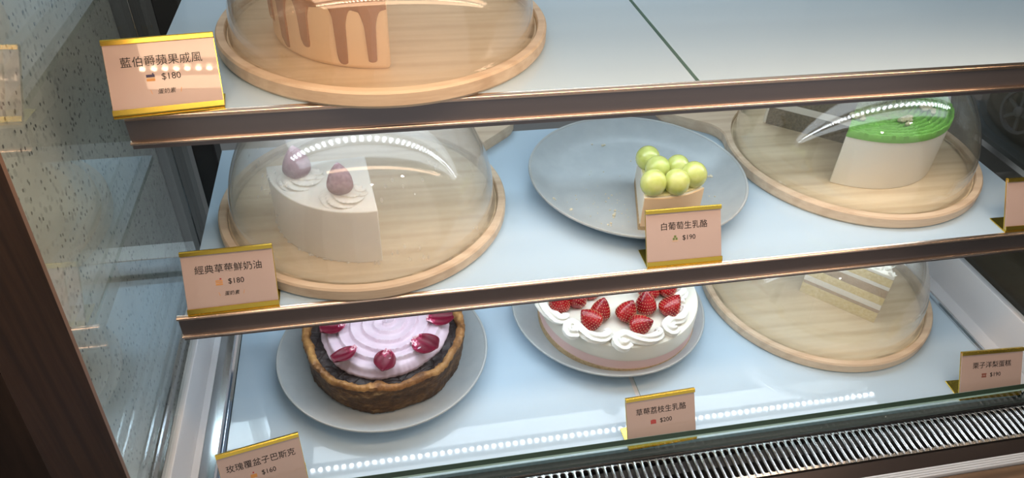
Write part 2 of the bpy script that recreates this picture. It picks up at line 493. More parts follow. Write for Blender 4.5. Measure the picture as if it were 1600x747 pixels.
shelf('glass_shelf', 'middle glass shelf with bronze price rail holding the grape cheesecake slice', YF2, Z2, .000, .921, .104, LEDS[1])
cb = LEDS[2]
hb = led_bar(None, (0, 0, 0), cb[1], cb[2], cb[3], cb[4], cb[6], cb[7]); to_case(hb); hb.location = (0, 0, 0)

deck = empty('display_deck', (.455, -.075, Z3 - .01), 'bottom deck of pale blue glass with steel rails, under the middle shelf', 'deck')
doff = -Vector((.455, -.075, Z3 - .01))
def dput(o): o.location = doff; o.parent = deck; return o
for a, b in ((.0045, SEAM - .0085), (SEAM - .0030, .9105)):
    dput(box('glass_panel', a, b, -.2480, .112, Z3 - .006, Z3, ['shelf', 'glass_edge'], fm=[0, 0, 0, 1, 1, 1]))
to_case(box('seam_strip', SEAM - .0084, SEAM - .0031, -.248, .112, Z3 - .008, Z3 - .0012, 'alu'))
for x in (-.004, .9107):
    to_case(extrude_y('edge_rail', [(x, Z3 - .008), (x + .008, Z3 - .008), (x + .008, Z3 + .002), (x + .0055, Z3 + .0035), (x + .0042, Z3 + .0005), (x + .0028, Z3 + .0035), (x, Z3 + .002)], -.249, .112, 'chrome', smooth=25))
to_case(box('steel_strip', -.0210, -.0042, -.249, .112, Z3 - .012, Z3 - .003, 'mirror_steel'))
to_case(box('steel_strip', -.0288, -.0212, -.249, .112, Z3 - .012, Z3 - .0025, 'alu'))
to_case(box('steel_strip', .9190, .9428, -.249, .112, Z3 - .012, Z3 - .003, 'alu'))

# ------------------------------------------------------------------ wooden boards and domes
def board_outline(R, ang, hw=.027, L=.245, rf=.035):
    """round board with a filleted handle along +X, rotated by ang"""
    # fillet circle centre: distance R+rf from the origin and hw+rf from the axis
    yc = hw + rf; xc = math.sqrt((R + rf) ** 2 - yc ** 2)
    a0 = math.atan2(yc, xc)
    pts = []
    for i in range(121): # big arc from +a0 round to -a0
        t = a0 + (2 * PI - 2 * a0) * i / 120
        pts.append((R * math.cos(t), R * math.sin(t)))
    th = PI - a0
    for i in range(1, 13): # lower fillet: from the disc to the handle edge
        t = (PI - a0) + (PI / 2 - (PI - a0)) * i / 12
        pts.append((xc + rf * math.cos(t), -(yc - rf * math.sin(t))))
    for i in range(13): # rounded end
        t = -PI / 2 + PI * i / 12
        pts.append((L - hw + hw * math.cos(t), hw * math.sin(t)))
    for i in range(12):
        t = (PI / 2) + ((PI - a0) - PI / 2) * i / 12
        pts.append((xc + rf * math.cos(t), yc - rf * math.sin(t)))
    c, s = math.cos(ang), math.sin(ang)
    return [(x * c - y * s, x * s + y * c) for x, y in pts]
BT = .015      # board thickness
BD = .0045     # depth of the seat the dome stands in
RS = .1415     # seat radius
def board(x, y, z, ang, label):
    root = empty('cake_board', (x, y, z), label, 'cake board', 'round wooden cake boards')
    out = board_outline(.150, R_(ang))
    bm = bmesh.new()
    lo = [bm.verts.new((px * .985, py * .985, 0)) for px, py in out]
    l2 = [bm.verts.new((px, py, .003)) for px, py in out]
    u1 = [bm.verts.new((px, py, BT - .002)) for px, py in out]
    u2 = [bm.verts.new((px * .99, py * .99, BT)) for px, py in out]
    n = len(out)
    def seat(r, z): return [bm.verts.new((r * px / math.hypot(px, py), r * py / math.hypot(px, py), z)) for px, py in out]
    s1 = seat(RS + .0008, BT); s2 = seat(RS, BT - .001); s3 = seat(RS - .0006, BT - BD)
    rings = [lo, l2, u1, u2, s1, s2, s3]
    for a, b in zip(rings, rings[1:]):
        for i in range(n):
            bm.faces.new((a[i], a[(i + 1) % n], b[(i + 1) % n], b[i]))
    bm.faces.new(lo)
    o = bm_obj('rim', bm, 'pine_edge', root, 18)
    out2 = arc(RS - .0008, 0, 360, 96)[:-1]
    prism('seat', out2, BT - BD - .003, BT - BD, 'pine', root)
    return root
def dome(x, y, z, label, mat, H=.135, R=.1375, t=.0025):
    prof = []
    n = 26
    def outer(s, R, H): # s 0..1 from rim to crown
        a = s * PI / 2
        return (R * math.cos(a) ** .92 if s < 1 else 0.0, H * math.sin(a))
    o_ = [outer(i / n, R, H) for i in range(n + 1)]
    i_ = [outer(i / n, R - t, H - t) for i in range(n + 1)]
    prof = [(R + .0015, 0), (R + .0015, .003)] + [(r, z_ + .004) for r, z_ in o_] 
    prof[-1] = (0, H + .004)
    prof += [(r, z_ + .004) for r, z_ in reversed(i_)] + [(R - t, 0)]
    prof[len(o_) + 2] = (0, H - t + .004)
    prof.append(prof[0])
    root = empty('dome_cover', (x, y, z), label, 'dome cover', 'clear dome covers')
    lathe('shell', prof, mat, root, 128, 60)
    kz = H + .0035
    lathe('knob', [(0, kz), (.006, kz), (.005, kz + .004), (.008, kz + .006), (.008, kz + .009), (.004, kz + .011), (0, kz + .0112)], MAT['clear'], root, 32, 40)
    return root
MAT['dome1'] = glass_mat('misted_dome', (.985, .98, .975), .04, .13, (.92, .83, .73))
MAT['dome2'] = glass_mat('water_spotted_dome', (.985, .985, .985), .04, .16, (.92, .91, .88), spots=True)
MAT['dome3'] = glass_mat('clean_dome', (.985, .985, .98), .04, .022, (.9, .9, .9))
MAT['dome4'] = glass_mat('hazy_dome', (.98, .98, .97), .04, .12, (.92, .91, .88))
B1 = (.2076, -.0227); B2 = (.1721, -.0334); B3 = (.7578, -.0071); B4 = (.7531, -.0413)
board(*B1, Z1, 95, 'round wooden board on the upper shelf under the chiffon cake')
board(*B2, Z2, 42, 'round wooden board with handle under the white strawberry cake')
board(*B3, Z2, 145, 'round wooden board with handle under the green matcha cake')
board(*B4, Z3, 90, 'round wooden board on the bottom deck under the layered cream slice')
SEATZ = BT - BD
dome(*B1, Z1 + SEATZ, 'large misted clear dome over the brown glazed chiffon cake', 'dome1')
dome(*B2, Z2 + SEATZ, 'water-spotted clear dome over the white strawberry cake', 'dome2')
dome(*B3, Z2 + SEATZ, 'clear dome over the green-topped matcha cake', 'dome3')
dome(*B4, Z3 + SEATZ, 'hazy clear dome on the bottom deck over the layered cream slice', 'dome4')

# ------------------------------------------------------------------ plates
def plate(x, y, z, label):
    root = empty('dinner_plate', (x, y, z), label, 'plate', 'blue-grey stoneware plates')
    R = .1229
    prof = [(0, .0025), (.060, .0025), (.062, 0), (.070, 0), (.074, .003), (.098, .0075), (.114, .0135), (R - .0005, .0205)]
    rim = [(R - .0005, .0205), (R, .0215), (R - .0006, .0226), (R - .0022, .0226), (R - .0032, .0214)]
    up = [(R - .0032, .0214), (.113, .0165), (.104, .0115), (.097, .0085), (.090, .0070), (.084, .0066), (0, .0062)]
    lathe('dish', prof + [(R - .0016, .0208)] + up[:], 'plate', root, 128, 50)
    rr = [(R - .0016, .0200)] + rim + [(R - .0036, .0206), (R - .0016, .0200)]
    lathe('rim', rr, 'plate_rim', root, 128, 60)
    return root
P2 = (.4747, -.0369); P3 = (.175, -.0782); Q3 = (.4598, -.0462)
plate(*P2, Z2, 'grey stoneware plate on the middle shelf holding the grape cheesecake slice and crumbs')
plate(*P3, Z3, 'grey stoneware plate under the pink-topped burnt cheesecake')
plate(*Q3, Z3, 'grey stoneware plate under the strawberry lychee cheesecake')
PF = .0064   # floor of a plate above its shelf

# ------------------------------------------------------------------ cakes: materials
def cream_fn(nt, p):
    v = coords(nt); n = noise_t(nt, v, 160, 3)
    nt.links.new(bump(nt, n, .25, .0006), p.inputs['Normal'])
MAT['cream'] = pbr('whipped_cream', (.86, .83, .75), .5, sss=.25, sssr=(.006, .005, .004), fn=cream_fn)
MAT['ivory'] = pbr('ivory_frosting', (.80, .76, .65), .5, sss=.2, sssr=(.006, .005, .004), fn=cream_fn)
MAT['peach'] = pbr('peach_cream', (.85, .63, .40), .55, fn=cream_fn)
def crumb_fn(c1, c2, sc=260):
    def fn(nt, p):
        v = coords(nt); n = noise_t(nt, v, sc, 5, .7)
        nt.links.new(ramp(nt, n, [(.3, c1), (.7, c2)]), p.inputs['Base Color'])
        nt.links.new(bump(nt, n, .8, .0015), p.inputs['Normal'])
    return fn
MAT['biscuit'] = pbr('biscuit_base', (.5, .35, .2), .8, fn=crumb_fn((.40, .27, .14), (.62, .47, .28)))
MAT['sponge_tea'] = pbr('brown_green_sponge', (.25, .2, .1), .9, fn=crumb_fn((.12, .095, .05), (.28, .225, .135), 320))
MAT['sponge_yellow'] = pbr('yellow_sponge', (.8, .65, .3), .9, fn=crumb_fn((.66, .50, .20), (.86, .74, .42), 260))
MAT['filling'] = pbr('brown_chestnut_filling', (.42, .30, .19), .7, fn=crumb_fn((.36, .25, .15), (.50, .37, .24), 200))
MAT['glaze'] = pbr('brown_tea_glaze', (.33, .13, .045), .25)
def green_fn(nt, p):
    t = nt.nodes.new('ShaderNodeTexCoord')
    ln = nd(nt, 'VectorMath'); ln.operation = 'LENGTH'
    mp = nd(nt, 'Mapping'); mp.inputs['Scale'].default_value = (1, 1, 0)
    nt.links.new(t.outputs['Object'], mp.inputs[0]); nt.links.new(mp.outputs[0], ln.inputs[0])
    n = noise_t(nt, t.outputs['Object'], 90, 4)
    r = math_n(nt, 'ADD', math_n(nt, 'MULTIPLY', ln.outputs['Value'], 10.0), math_n(nt, 'MULTIPLY', math_n(nt, 'SUBTRACT', n, .5), .5))
    nt.links.new(ramp(nt, r, [(.30, (.17, .19, .075)), (.52, (.20, .27, .07)), (.66, (.15, .40, .045))]), p.inputs['Base Color'])
MAT['green'] = pbr('green_matcha_cream', (.2, .5, .05), .5, fn=green_fn)
MAT['pink'] = pbr('pink_berry_cream', (.78, .55, .64), .5, sss=.15, sssr=(.005, .003, .003), fn=lambda nt, p: nt.links.new(ramp(nt, noise_t(nt, coords(nt), 60, 3), [(.3, (.63, .49, .575)), (.7, (.71, .585, .655))]), p.inputs['Base Color']))
MAT['pinklayer'] = pbr('pink_mousse', (.84, .60, .57), .5, sss=.2, sssr=(.005, .003, .003))
MAT['milk'] = pbr('milky_mousse', (.82, .785, .68), .35, sss=.3, sssr=(.006, .005, .004))
def crust_fn(nt, p):
    v = coords(nt, (1, 1, 2.2)); n = noise_t(nt, v, 45, 6, .65); n2 = noise_t(nt, v, 150, 3)
    f = math_n(nt, 'ADD', math_n(nt, 'MULTIPLY', n, .75), math_n(nt, 'MULTIPLY', n2, .25))
    nt.links.new(ramp(nt, f, [(.34, (.030, .014, .007)), (.50, (.095, .046, .020)), (.60, (.20, .105, .042)), (.71, (.52, .35, .16))]), p.inputs['Base Color'])
    nt.links.new(bump(nt, f, .9, .004), p.inputs['Normal'])
MAT['crust'] = pbr('browned_crust', (.2, .1, .04), .5, fn=crust_fn)
def crusttop_fn(nt, p):
    v = coords(nt); n = noise_t(nt, v, 55, 6, .65)
    nt.links.new(ramp(nt, n, [(.30, (.09, .035, .012)), (.5, (.30, .14, .045)), (.7, (.52, .29, .10))]), p.inputs['Base Color'])
    nt.links.new(bump(nt, n, .9, .003), p.inputs['Normal'])
MAT['crust_top'] = pbr('golden_crust_edge', (.3, .15, .05), .5, fn=crusttop_fn)
def burnt_fn(nt, p):
    v = coords(nt); n = noise_t(nt, v, 120, 4)
    vv = nd(nt, 'VectorMath'); vv.operation = 'ADD'; nz = nd(nt, 'TexNoise'); nz.inputs['Scale'].default_value = 60; nt.links.new(v, nz.inputs['Vector'])
    vs = nd(nt, 'VectorMath'); vs.operation = 'SCALE'; vs.inputs['Scale'].default_value = .012; nt.links.new(nz.outputs['Color'], vs.inputs[0])
    nt.links.new(v, vv.inputs[0]); nt.links.new(vs.outputs[0], vv.inputs[1])
    vo = voro(nt, vv.outputs[0], 62, 'DISTANCE_TO_EDGE')
    cr = ramp(nt, vo.outputs['Distance'], [(0, (0, 0, 0)), (.09, (1, 1, 1))])
    nt.links.new(ramp(nt, n, [(.3, (.018, .013, .013)), (.7, (.060, .045, .043))]), p.inputs['Base Color'])
    nt.links.new(bump(nt, math_n(nt, 'ADD', math_n(nt, 'MULTIPLY', cr, .5), n), .9, .002), p.inputs['Normal'])
MAT['burnt'] = pbr('dark_burnt_top', (.04, .03, .03), .5, fn=burnt_fn)
def petal_fn(nt, p):
    t = nt.nodes.new('ShaderNodeTexCoord'); sx = nd(nt, 'SeparateXYZ'); nt.links.new(t.outputs['Object'], sx.inputs[0])
    n = noise_t(nt, t.outputs['Object'], 200, 2)
    r = math_n(nt, 'ADD', math_n(nt, 'MULTIPLY', sx.outputs[0], 40.0), math_n(nt, 'ADD', n, .15))
    nt.links.new(ramp(nt, r, [(.20, (.88, .66, .70)), (.33, (.45, .04, .12)), (.46, (.17, .002, .022)), (.95, (.12, .002, .015))]), p.inputs['Base Color'])
MAT['petal'] = pbr('crimson_petal', (.3, .01, .05), .45, fn=petal_fn)
def berry_fn(c1, c2):
    def fn(nt, p):
        v = coords(nt)
        nt.links.new(ramp(nt, noise_t(nt, v, 50, 3), [(.35, c1), (.65, c2)]), p.inputs['Base Color'])
    return fn
MAT['berry'] = pbr('strawberry_red', (.5, .02, .02), .22, spec=.6, fn=berry_fn((.20, .004, .010), (.40, .012, .014)))
MAT['seed'] = pbr('strawberry_seed', (.72, .42, .20), .4)
def dusty_fn(nt, p):
    v = coords(nt); g = nd(nt, 'NewGeometry'); s = nd(nt, 'SeparateXYZ'); nt.links.new(g.outputs['Normal'], s.inputs[0])
    n = noise_t(nt, v, 260, 5, .7)
    f = math_n(nt, 'MULTIPLY', math_n(nt, 'ADD', n, .02), math_n(nt, 'ADD', math_n(nt, 'MULTIPLY', s.outputs[2], .5), .35))
    nt.links.new(ramp(nt, f, [(.20, (.17, .045, .075)), (.42, (.40, .20, .26)), (.55, (.70, .58, .64))]), p.inputs['Base Color'])
MAT['dusty'] = pbr('sugar_dusted_strawberry', (.3, .1, .15), .6, fn=dusty_fn)
MAT['grape'] = pbr('green_grape_skin', (.50, .58, .14), .08, sss=.35, sssr=(.012, .014, .004), coat=.6, fn=lambda nt, p: nt.links.new(ramp(nt, noise_t(nt, coords(nt), 90, 3), [(.35, (.52, .58, .15)), (.68, (.62, .66, .26))]), p.inputs['Base Color']))
MAT['nut'] = pbr('chopped_pistachio', (.5, .46, .28), .6, fn=crumb_fn((.30, .29, .12), (.60, .54, .36), 200))
MAT['crumbs'] = pbr('biscuit_crumbs', (.72, .66, .50), .8)

# ------------------------------------------------------------------ chiffon cake on the upper shelf
def cyl_drips(name, R, z_top, z_edge, drips, a0, a1, mat, parent, t=.0017):
    """glaze running down a cylinder: drips = [(angle deg, half width deg, z end)]"""
    n, m = 300, 14
    v, f = [], []
    def zb(a):
        z = z_edge + .0022 * math.sin(a * .21) 
        for c, w, ze in drips:
            d = abs(a - c) / w
            if d < 1.0:
                z = min(z, ze + (1 - math.sqrt(max(0, 1 - d * d))) * .0035)
            elif d < 2.6:
                k = (2.6 - d) / 1.6
                z = min(z, z_edge - .016 * k ** 2.6)
        return z
    for i in range(n + 1):
        a = a0 + (a1 - a0) * i / n; zz = zb(a)
        ca, sa = math.cos(R_(a)), math.sin(R_(a))
        edge = min(i, n - i) / 3.0
        for j in range(m + 1):
            s = j / m; z = z_top + (zz - z_top) * s
            d = (z - zz)
            rr = R + t * min(1.0, math.sqrt(max(0, d / .0022))) * min(1, edge)
            v.append((rr * ca, rr * sa, z))
        v.append(((R - .001) * ca, (R - .001) * sa, zz))
    k = m + 2
    for i in range(n):
        for j in range(k - 1):
            f.append((i * k + j, (i + 1) * k + j, (i + 1) * k + j + 1, i * k + j + 1))
    return mesh_obj(name, v, f, mat, parent, 60)
def chiffon():
    z0 = Z1 + SEATZ
    root = empty('chiffon_cake', (.205, -.028, z0), 'half chiffon cake with brown glaze dripping down its pale sides, under the upper dome', 'cake')
    R, h = .0965, .088
    o = prism('frosted_body', sector(R, 92, 271.5, 72)[1:], 0, h, 'peach', root, bev=.004)
    gl = prism('glaze_cap', sector(R + .0012, 92, 271.5, 72)[1:], h, h + .0035, 'glaze', root, bev=.0015)
    cyl_drips('glaze_drips', R, h + .0015, .0500, [(248.5, 2.5, .0035), (262.8, 2.5, .0065), (228, 2.6, .012), (212, 3.0, .004), (197, 2.6, .018), (181, 3, .008)], 92.5, 271, 'glaze', root)
chiffon()

# ------------------------------------------------------------------ white strawberry cake
def strawberry(name, parent, loc, w, h, tilt, az, mat, seeds=True, s=0, spin=0):
    """a strawberry with its tip up, tilted by tilt towards az; w = width, h = height"""
    bm = bmesh.new()
    n, m = 28, 18
    rings = []
    def prof(t):  # t 0 base .. 1 tip
        r = (math.sin(PI * min(1, t * 1.02 + .0)) ** .5) if t < .30 else 1.0
        if t < .30: r = math.sin(PI / 2 * (t / .30)) ** .6
        else: r = (1 - ((t - .30) / .70) ** 1.75)
        return max(0.0, r) ** .88 * w / 2
    for j in range(m + 1):
        t = j / m
        z = h * t
        r = prof(t)
        if r < 1e-5: rings.append([bm.verts.new((0, 0, z))]); continue
        ring = []
        for i in range(n):
            a = 2 * PI * i / n
            k = 1 + .06 * noise.noise(Vector((math.cos(a) * 1.3 + s, math.sin(a) * 1.3, t * 2.0)))
            ring.append(bm.verts.new((r * k * math.cos(a), r * k * math.sin(a), z)))
        rings.append(ring)
    for A, B in zip(rings, rings[1:]):
        for i in range(n):
            q = []
            for x in (A[i % len(A)], A[(i + 1) % len(A)], B[(i + 1) % len(B)], B[i % len(B)]):
                if x not in q: q.append(x)
            if len(q) >= 3: bm.faces.new(q)
    o = bm_obj(name, bm, mat, parent, 60)
    o.matrix_local = Matrix.Translation(loc) @ Matrix.Rotation(R_(az), 4, 'Z') @ Matrix.Rotation(R_(tilt), 4, 'Y') @ Matrix.Rotation(R_(spin), 4, 'Z') @ Matrix.Translation((0, 0, -h * .38))
    if seeds:
        sb = bmesh.new()
        rows = 9
        for j in range(rows):
            t = .10 + .82 * j / (rows - 1)
            r = prof(t)
            cnt = max(4, int(2 * PI * r / .0029))
            for i in range(cnt):
                a = 2 * PI * (i + .5 * (j % 2)) / cnt
                c = Vector((r * math.cos(a) * 1.0, r * math.sin(a), h * t))
                dn = Vector((math.cos(a), math.sin(a), .35))
                g = bmesh.ops.create_icosphere(sb, subdivisions=1, radius=.00048)
                for v_ in g['verts']: v_.co = v_.co * 1.0 + c + dn * .0001
        bm_obj('seeds', sb, 'seed', o, 60)
    return o
def rosette(name, parent, loc, R, h, lobes=7, mat='cream', twist=1.2, tilt=0):
    v, f = [], []
    n, m = 84, 16
    for j in range(m + 1):
        t = j / m
        r = R * (math.sin(PI * (.5 + .5 * t)) * .75 + .25 * (1 - t)) * (1 if t < 1 else 0)
        r = R * math.cos(t * PI / 2) ** .8 if t < 1 else 0
        for i in range(n):
            a = 2 * PI * i / n
            k = 1 + .13 * math.cos(lobes * (a + twist * t))
            v.append((r * k * math.cos(a), r * k * math.sin(a), h * (t ** 1.15)))
    for j in range(m):
        for i in range(n):
            f.append((j * n + i, j * n + (i + 1) % n, (j + 1) * n + (i + 1) % n, (j + 1) * n + i))
    f.append(tuple(range(n)))
    return mesh_obj(name, v, f, mat, parent, 60, loc)
def white_cake():
    z0 = Z2 + SEATZ
    T = Vector((.176, -.0445, z0))
    root = empty('strawberry_cream_cake', T, 'white cream cake quarter topped with two dusty purple strawberries under the spotted dome', 'cake')
    h = .0605
    prism('frosted_body', sector(.096, 184, 275.5, 48), 0, h, 'cream', root, bev=.0012)
    # ragged cream smear along the foot of the cut
    bm = bmesh.new()
    for i in range(26):
        a = R_(186 + 88 * random.random()); r = .0960
        blob(bm, (r * math.cos(a), r * math.sin(a), .0008), .0008 + .0014 * random.random(), 1.2, 1.2, .45, i, .4, 1)
    bm_obj('foot_smear', bm, 'ivory', root, 60)
    for k, (x, y, w, hh) in enumerate(((.1530, -.1130, .0245, .0335), (.1130, -.0790, .0270, .0345))):
        p = Vector((x, y, z0 + h)) - T
        rosette('cream_swirl', root, p, .0190, .0125, 6, 'cream', 3.2)
        rosette('cream_swirl', root, p + Vector((.0125, .004, 0)), .0105, .0095, 5, 'cream', 3.2)
        strawberry('strawberry', root, p + Vector((0, 0, .0165)), w, hh, 4, 100 + 40 * k, 'dusty', False, k)
white_cake()

# ------------------------------------------------------------------ white grape cheesecake slice on the plate
def grape_slice():
    z0 = Z2 + PF
    T = Vector((.4725, -.0385, z0))
    root = empty('grape_cheesecake_slice', T, 'cheesecake slice topped with six green grapes on the grey plate', 'cake slice')
    a0, a1, R = 254.5, 301.5, .0885
    prism('biscuit_base', sector(R, a0, a1, 32), 0, .0085, 'biscuit', root, bev=.0008)
    prism('cheesecake_filling', sector(R - .0006, a0 + .4, a1 - .4, 32), .0084, .0415, 'ivory', root, bev=.0008)
    prism('peach_band', arc(R + .0006, a0 + 1.0, a1 - .8, 32) + arc(R - .0012, a1 - .8, a0 + 1.0, 32), .006, .0412, 'peach', root)
    # thin clear jelly on top
    prism('jelly', sector(R - .003, a0 + 1.5, a1 - 1.5, 32), .0414, .0436, MAT['jelly'], root, bev=.0008)
    for k, (x, y, r) in enumerate(((.4700, -.0700, .0128), (.4735, -.0910, .0130), (.4600, -.1165, .0134), (.4845, -.1180, .0132), (.4960, -.0905, .0124), (.5070, -.1080, .0134))):
        g = bpy.data.objects.new('grape', None)
        bm = bmesh.new()
        gg = bmesh.ops.create_uvsphere(bm, u_segments=32, v_segments=20, radius=r)
        for v in bm.verts: v.co.z *= 1.06
        bpy.data.objects.remove(g)
        o = bm_obj('grape', bm, 'grape', root, 60)
        p = Vector((x, y, z0 + .0425 + r * .86)) - T
        o.matrix_local = Matrix.Translation(p) @ Matrix.Rotation(R_(20 + 47 * k), 4, 'Z') @ Matrix.Rotation(R_(14), 4, 'X')
        cb_ = bmesh.new(); bmesh.ops.create_circle(cb_, cap_ends=True, segments=10, radius=.0007)
        for v in cb_.verts: v.co.z = r * 1.06 + .00008
        bm_obj('blossom_end', cb_, 'biscuit', o)
    return root
MAT['jelly'] = pbr('yellow_jelly', (.80, .76, .40), .08, sss=.4, sssr=(.006, .006, .003), coat=.5)
grape_slice()
def crumbs():
    bm = bmesh.new()
    cx, cy = P2
    def floor_z(r): 
        pr = [(0, .0062), (.084, .0066), (.090, .0070), (.097, .0085), (.104, .0115), (.113, .0165), (.12, .021)]
        for (r0, z0), (r1, z1) in zip(pr, pr[1:]):
            if r <= r1: return z0 + (z1 - z0) * (r - r0) / (r1 - r0)
        return .02
    pts = [(.4315, -.0960, .0021), (.4335, -.0925, .0014), (.4350, -.0880, .0016), (.4300, -.0990, .0012), (.4240, -.1090, .0014), (.4200, -.1120, .0012), (.4225, -.1140, .001),
           (.3870, -.0830, .0018), (.3855, -.0850, .0012), (.3890, -.0810, .001), (.3720, -.0650, .0015), (.3735, -.0665, .001), (.3590, -.0540, .0013), (.3580, -.0565, .0011), (.3600, -.0420, .001),
           (.4590, .0440, .0019), (.4620, .0450, .0014), (.4470, .0480, .0012), (.5650, -.0400, .0024), (.5625, -.0390, .0016), (.5560, -.0330, .0012), (.5500, -.0360, .001), (.4300, -.0700, .001), (.4350, -.0640, .0011), (.4400, -.0590, .001), (.4150, -.0720, .0008), (.4000, -.0540, .0008), (.5330, -.0700, .0008), (.5480, -.0760, .0009), (.5540, -.0780, .001), (.4900, .0080, .0008), (.4830, .0060, .0009)]
    for i in range(60):
        a = random.random() * 2 * PI; r = .1 * random.random() ** .6
        pts.append((.435 + .05 * random.gauss(0, .6), -.075 + .05 * random.gauss(0, .7), .0004 + .0004 * random.random()))
    for k, (x, y, r) in enumerate(pts):
        d = math.hypot(x - cx, y - cy)
        if d > .108: continue
        blob(bm, (x, y, floor_z(d) + r * .55), r, 1, 1, .75, k, .45, 1)
    o = bm_obj('crumbs', bm, 'crumbs')
    o['kind'] = 'stuff'
    return tag(o, 'scattered biscuit crumbs on the grey plate beside the grape cheesecake slice', 'crumbs')
crumbs()

# ------------------------------------------------------------------ matcha cake
def ridged_top(name, R, a0, a1, z, mat, parent, pitch=.0057, amp=.0055, edge_drop=.0024):
    nr, na = 200, 320
    v, f = [], []
    for i in range(nr + 1):
        r = R * i / nr
        for j in range(na + 1):
            a = R_(a0 + (a1 - a0) * j / na)
            x, y = r * math.cos(a), r * math.sin(a)
            w = .0008 * noise.noise(Vector((x * 90, y * 90, 3))) + .0004 * noise.noise(Vector((x * 350, y * 350, 7)))
            ph = ((r + w * 1.2) / pitch) % 1.0
            saw = abs(math.sin(PI * ph)) ** .7 * (.88 + .30 * noise.noise(Vector((x * 420, y * 420, 11))))
            zz = z + amp * saw + .0006 * noise.noise(Vector((x * 500, y * 500, 1))) + .0014
            if i == nr: zz = z - edge_drop * .35
            v.append((x, y, zz))
    k = na + 1
    for i in range(nr):
        for j in range(na):
            f.append((i * k + j, (i + 1) * k + j, (i + 1) * k + j + 1, i * k + j + 1))
    # close underneath
    base = len(v)
    for j in range(na + 1):
        a = R_(a0 + (a1 - a0) * j / na); v.append((R * math.cos(a), R * math.sin(a), z - edge_drop))
    v.append((0, 0, z - edge_drop)); cen = len(v) - 1
    for j in range(na):
        f.append((nr * k + j, base + j, base + j + 1, nr * k + j + 1)); f.append((base + j + 1, base + j, cen))
    f.append([i * k for i in range(nr + 1)] + [base, cen]); f.append([i * k + na for i in range(nr, -1, -1)] + [cen, base + na])
    return mesh_obj(name, v, f, mat, parent, 60)
def matcha():
    z0 = Z2 + SEATZ
    T = Vector((.7585, .0045, z0))
    root = empty('matcha_cake', T, 'white-sided cake with ridged green matcha cream top and a quarter cut away', 'cake')
    a0, a1 = 231, 501.5
    R = .1005
    prism('sponge', sector(R - .004, a0, a1, 96), 0, .024, 'sponge_tea', root)
    prism('cream_filling', sector(R - .004, a0, a1, 96), .0239, .0330, 'cream', root)
    prism('sponge', sector(R - .004, a0, a1, 96), .0329, .0600, 'sponge_tea', root)
    prism('side_frosting', ring_sector(R - .0042, R, a0, a1, 96), 0, .0632, 'ivory', root, bev=.0012)
    ridged_top('matcha_cream', R + .0008, a0, a1, .0635, 'green', root)
    for k, a in enumerate((236, 277, 318, 359, 40, 81)):
        x, y = .072 * math.cos(R_(a)), .072 * math.sin(R_(a))
        bm = bmesh.new()
        for i in range(13):
            q = random.gauss(0, .0042), random.gauss(0, .0042)
            blob(bm, (x + q[0], y + q[1], .0712 + .003 * random.random()), .0020 + .0011 * random.random(), 1.3, .9, .9, k * 11 + i, .3, 2)
        bm_obj('nut_cluster', bm, 'nut', root, 60)
matcha()

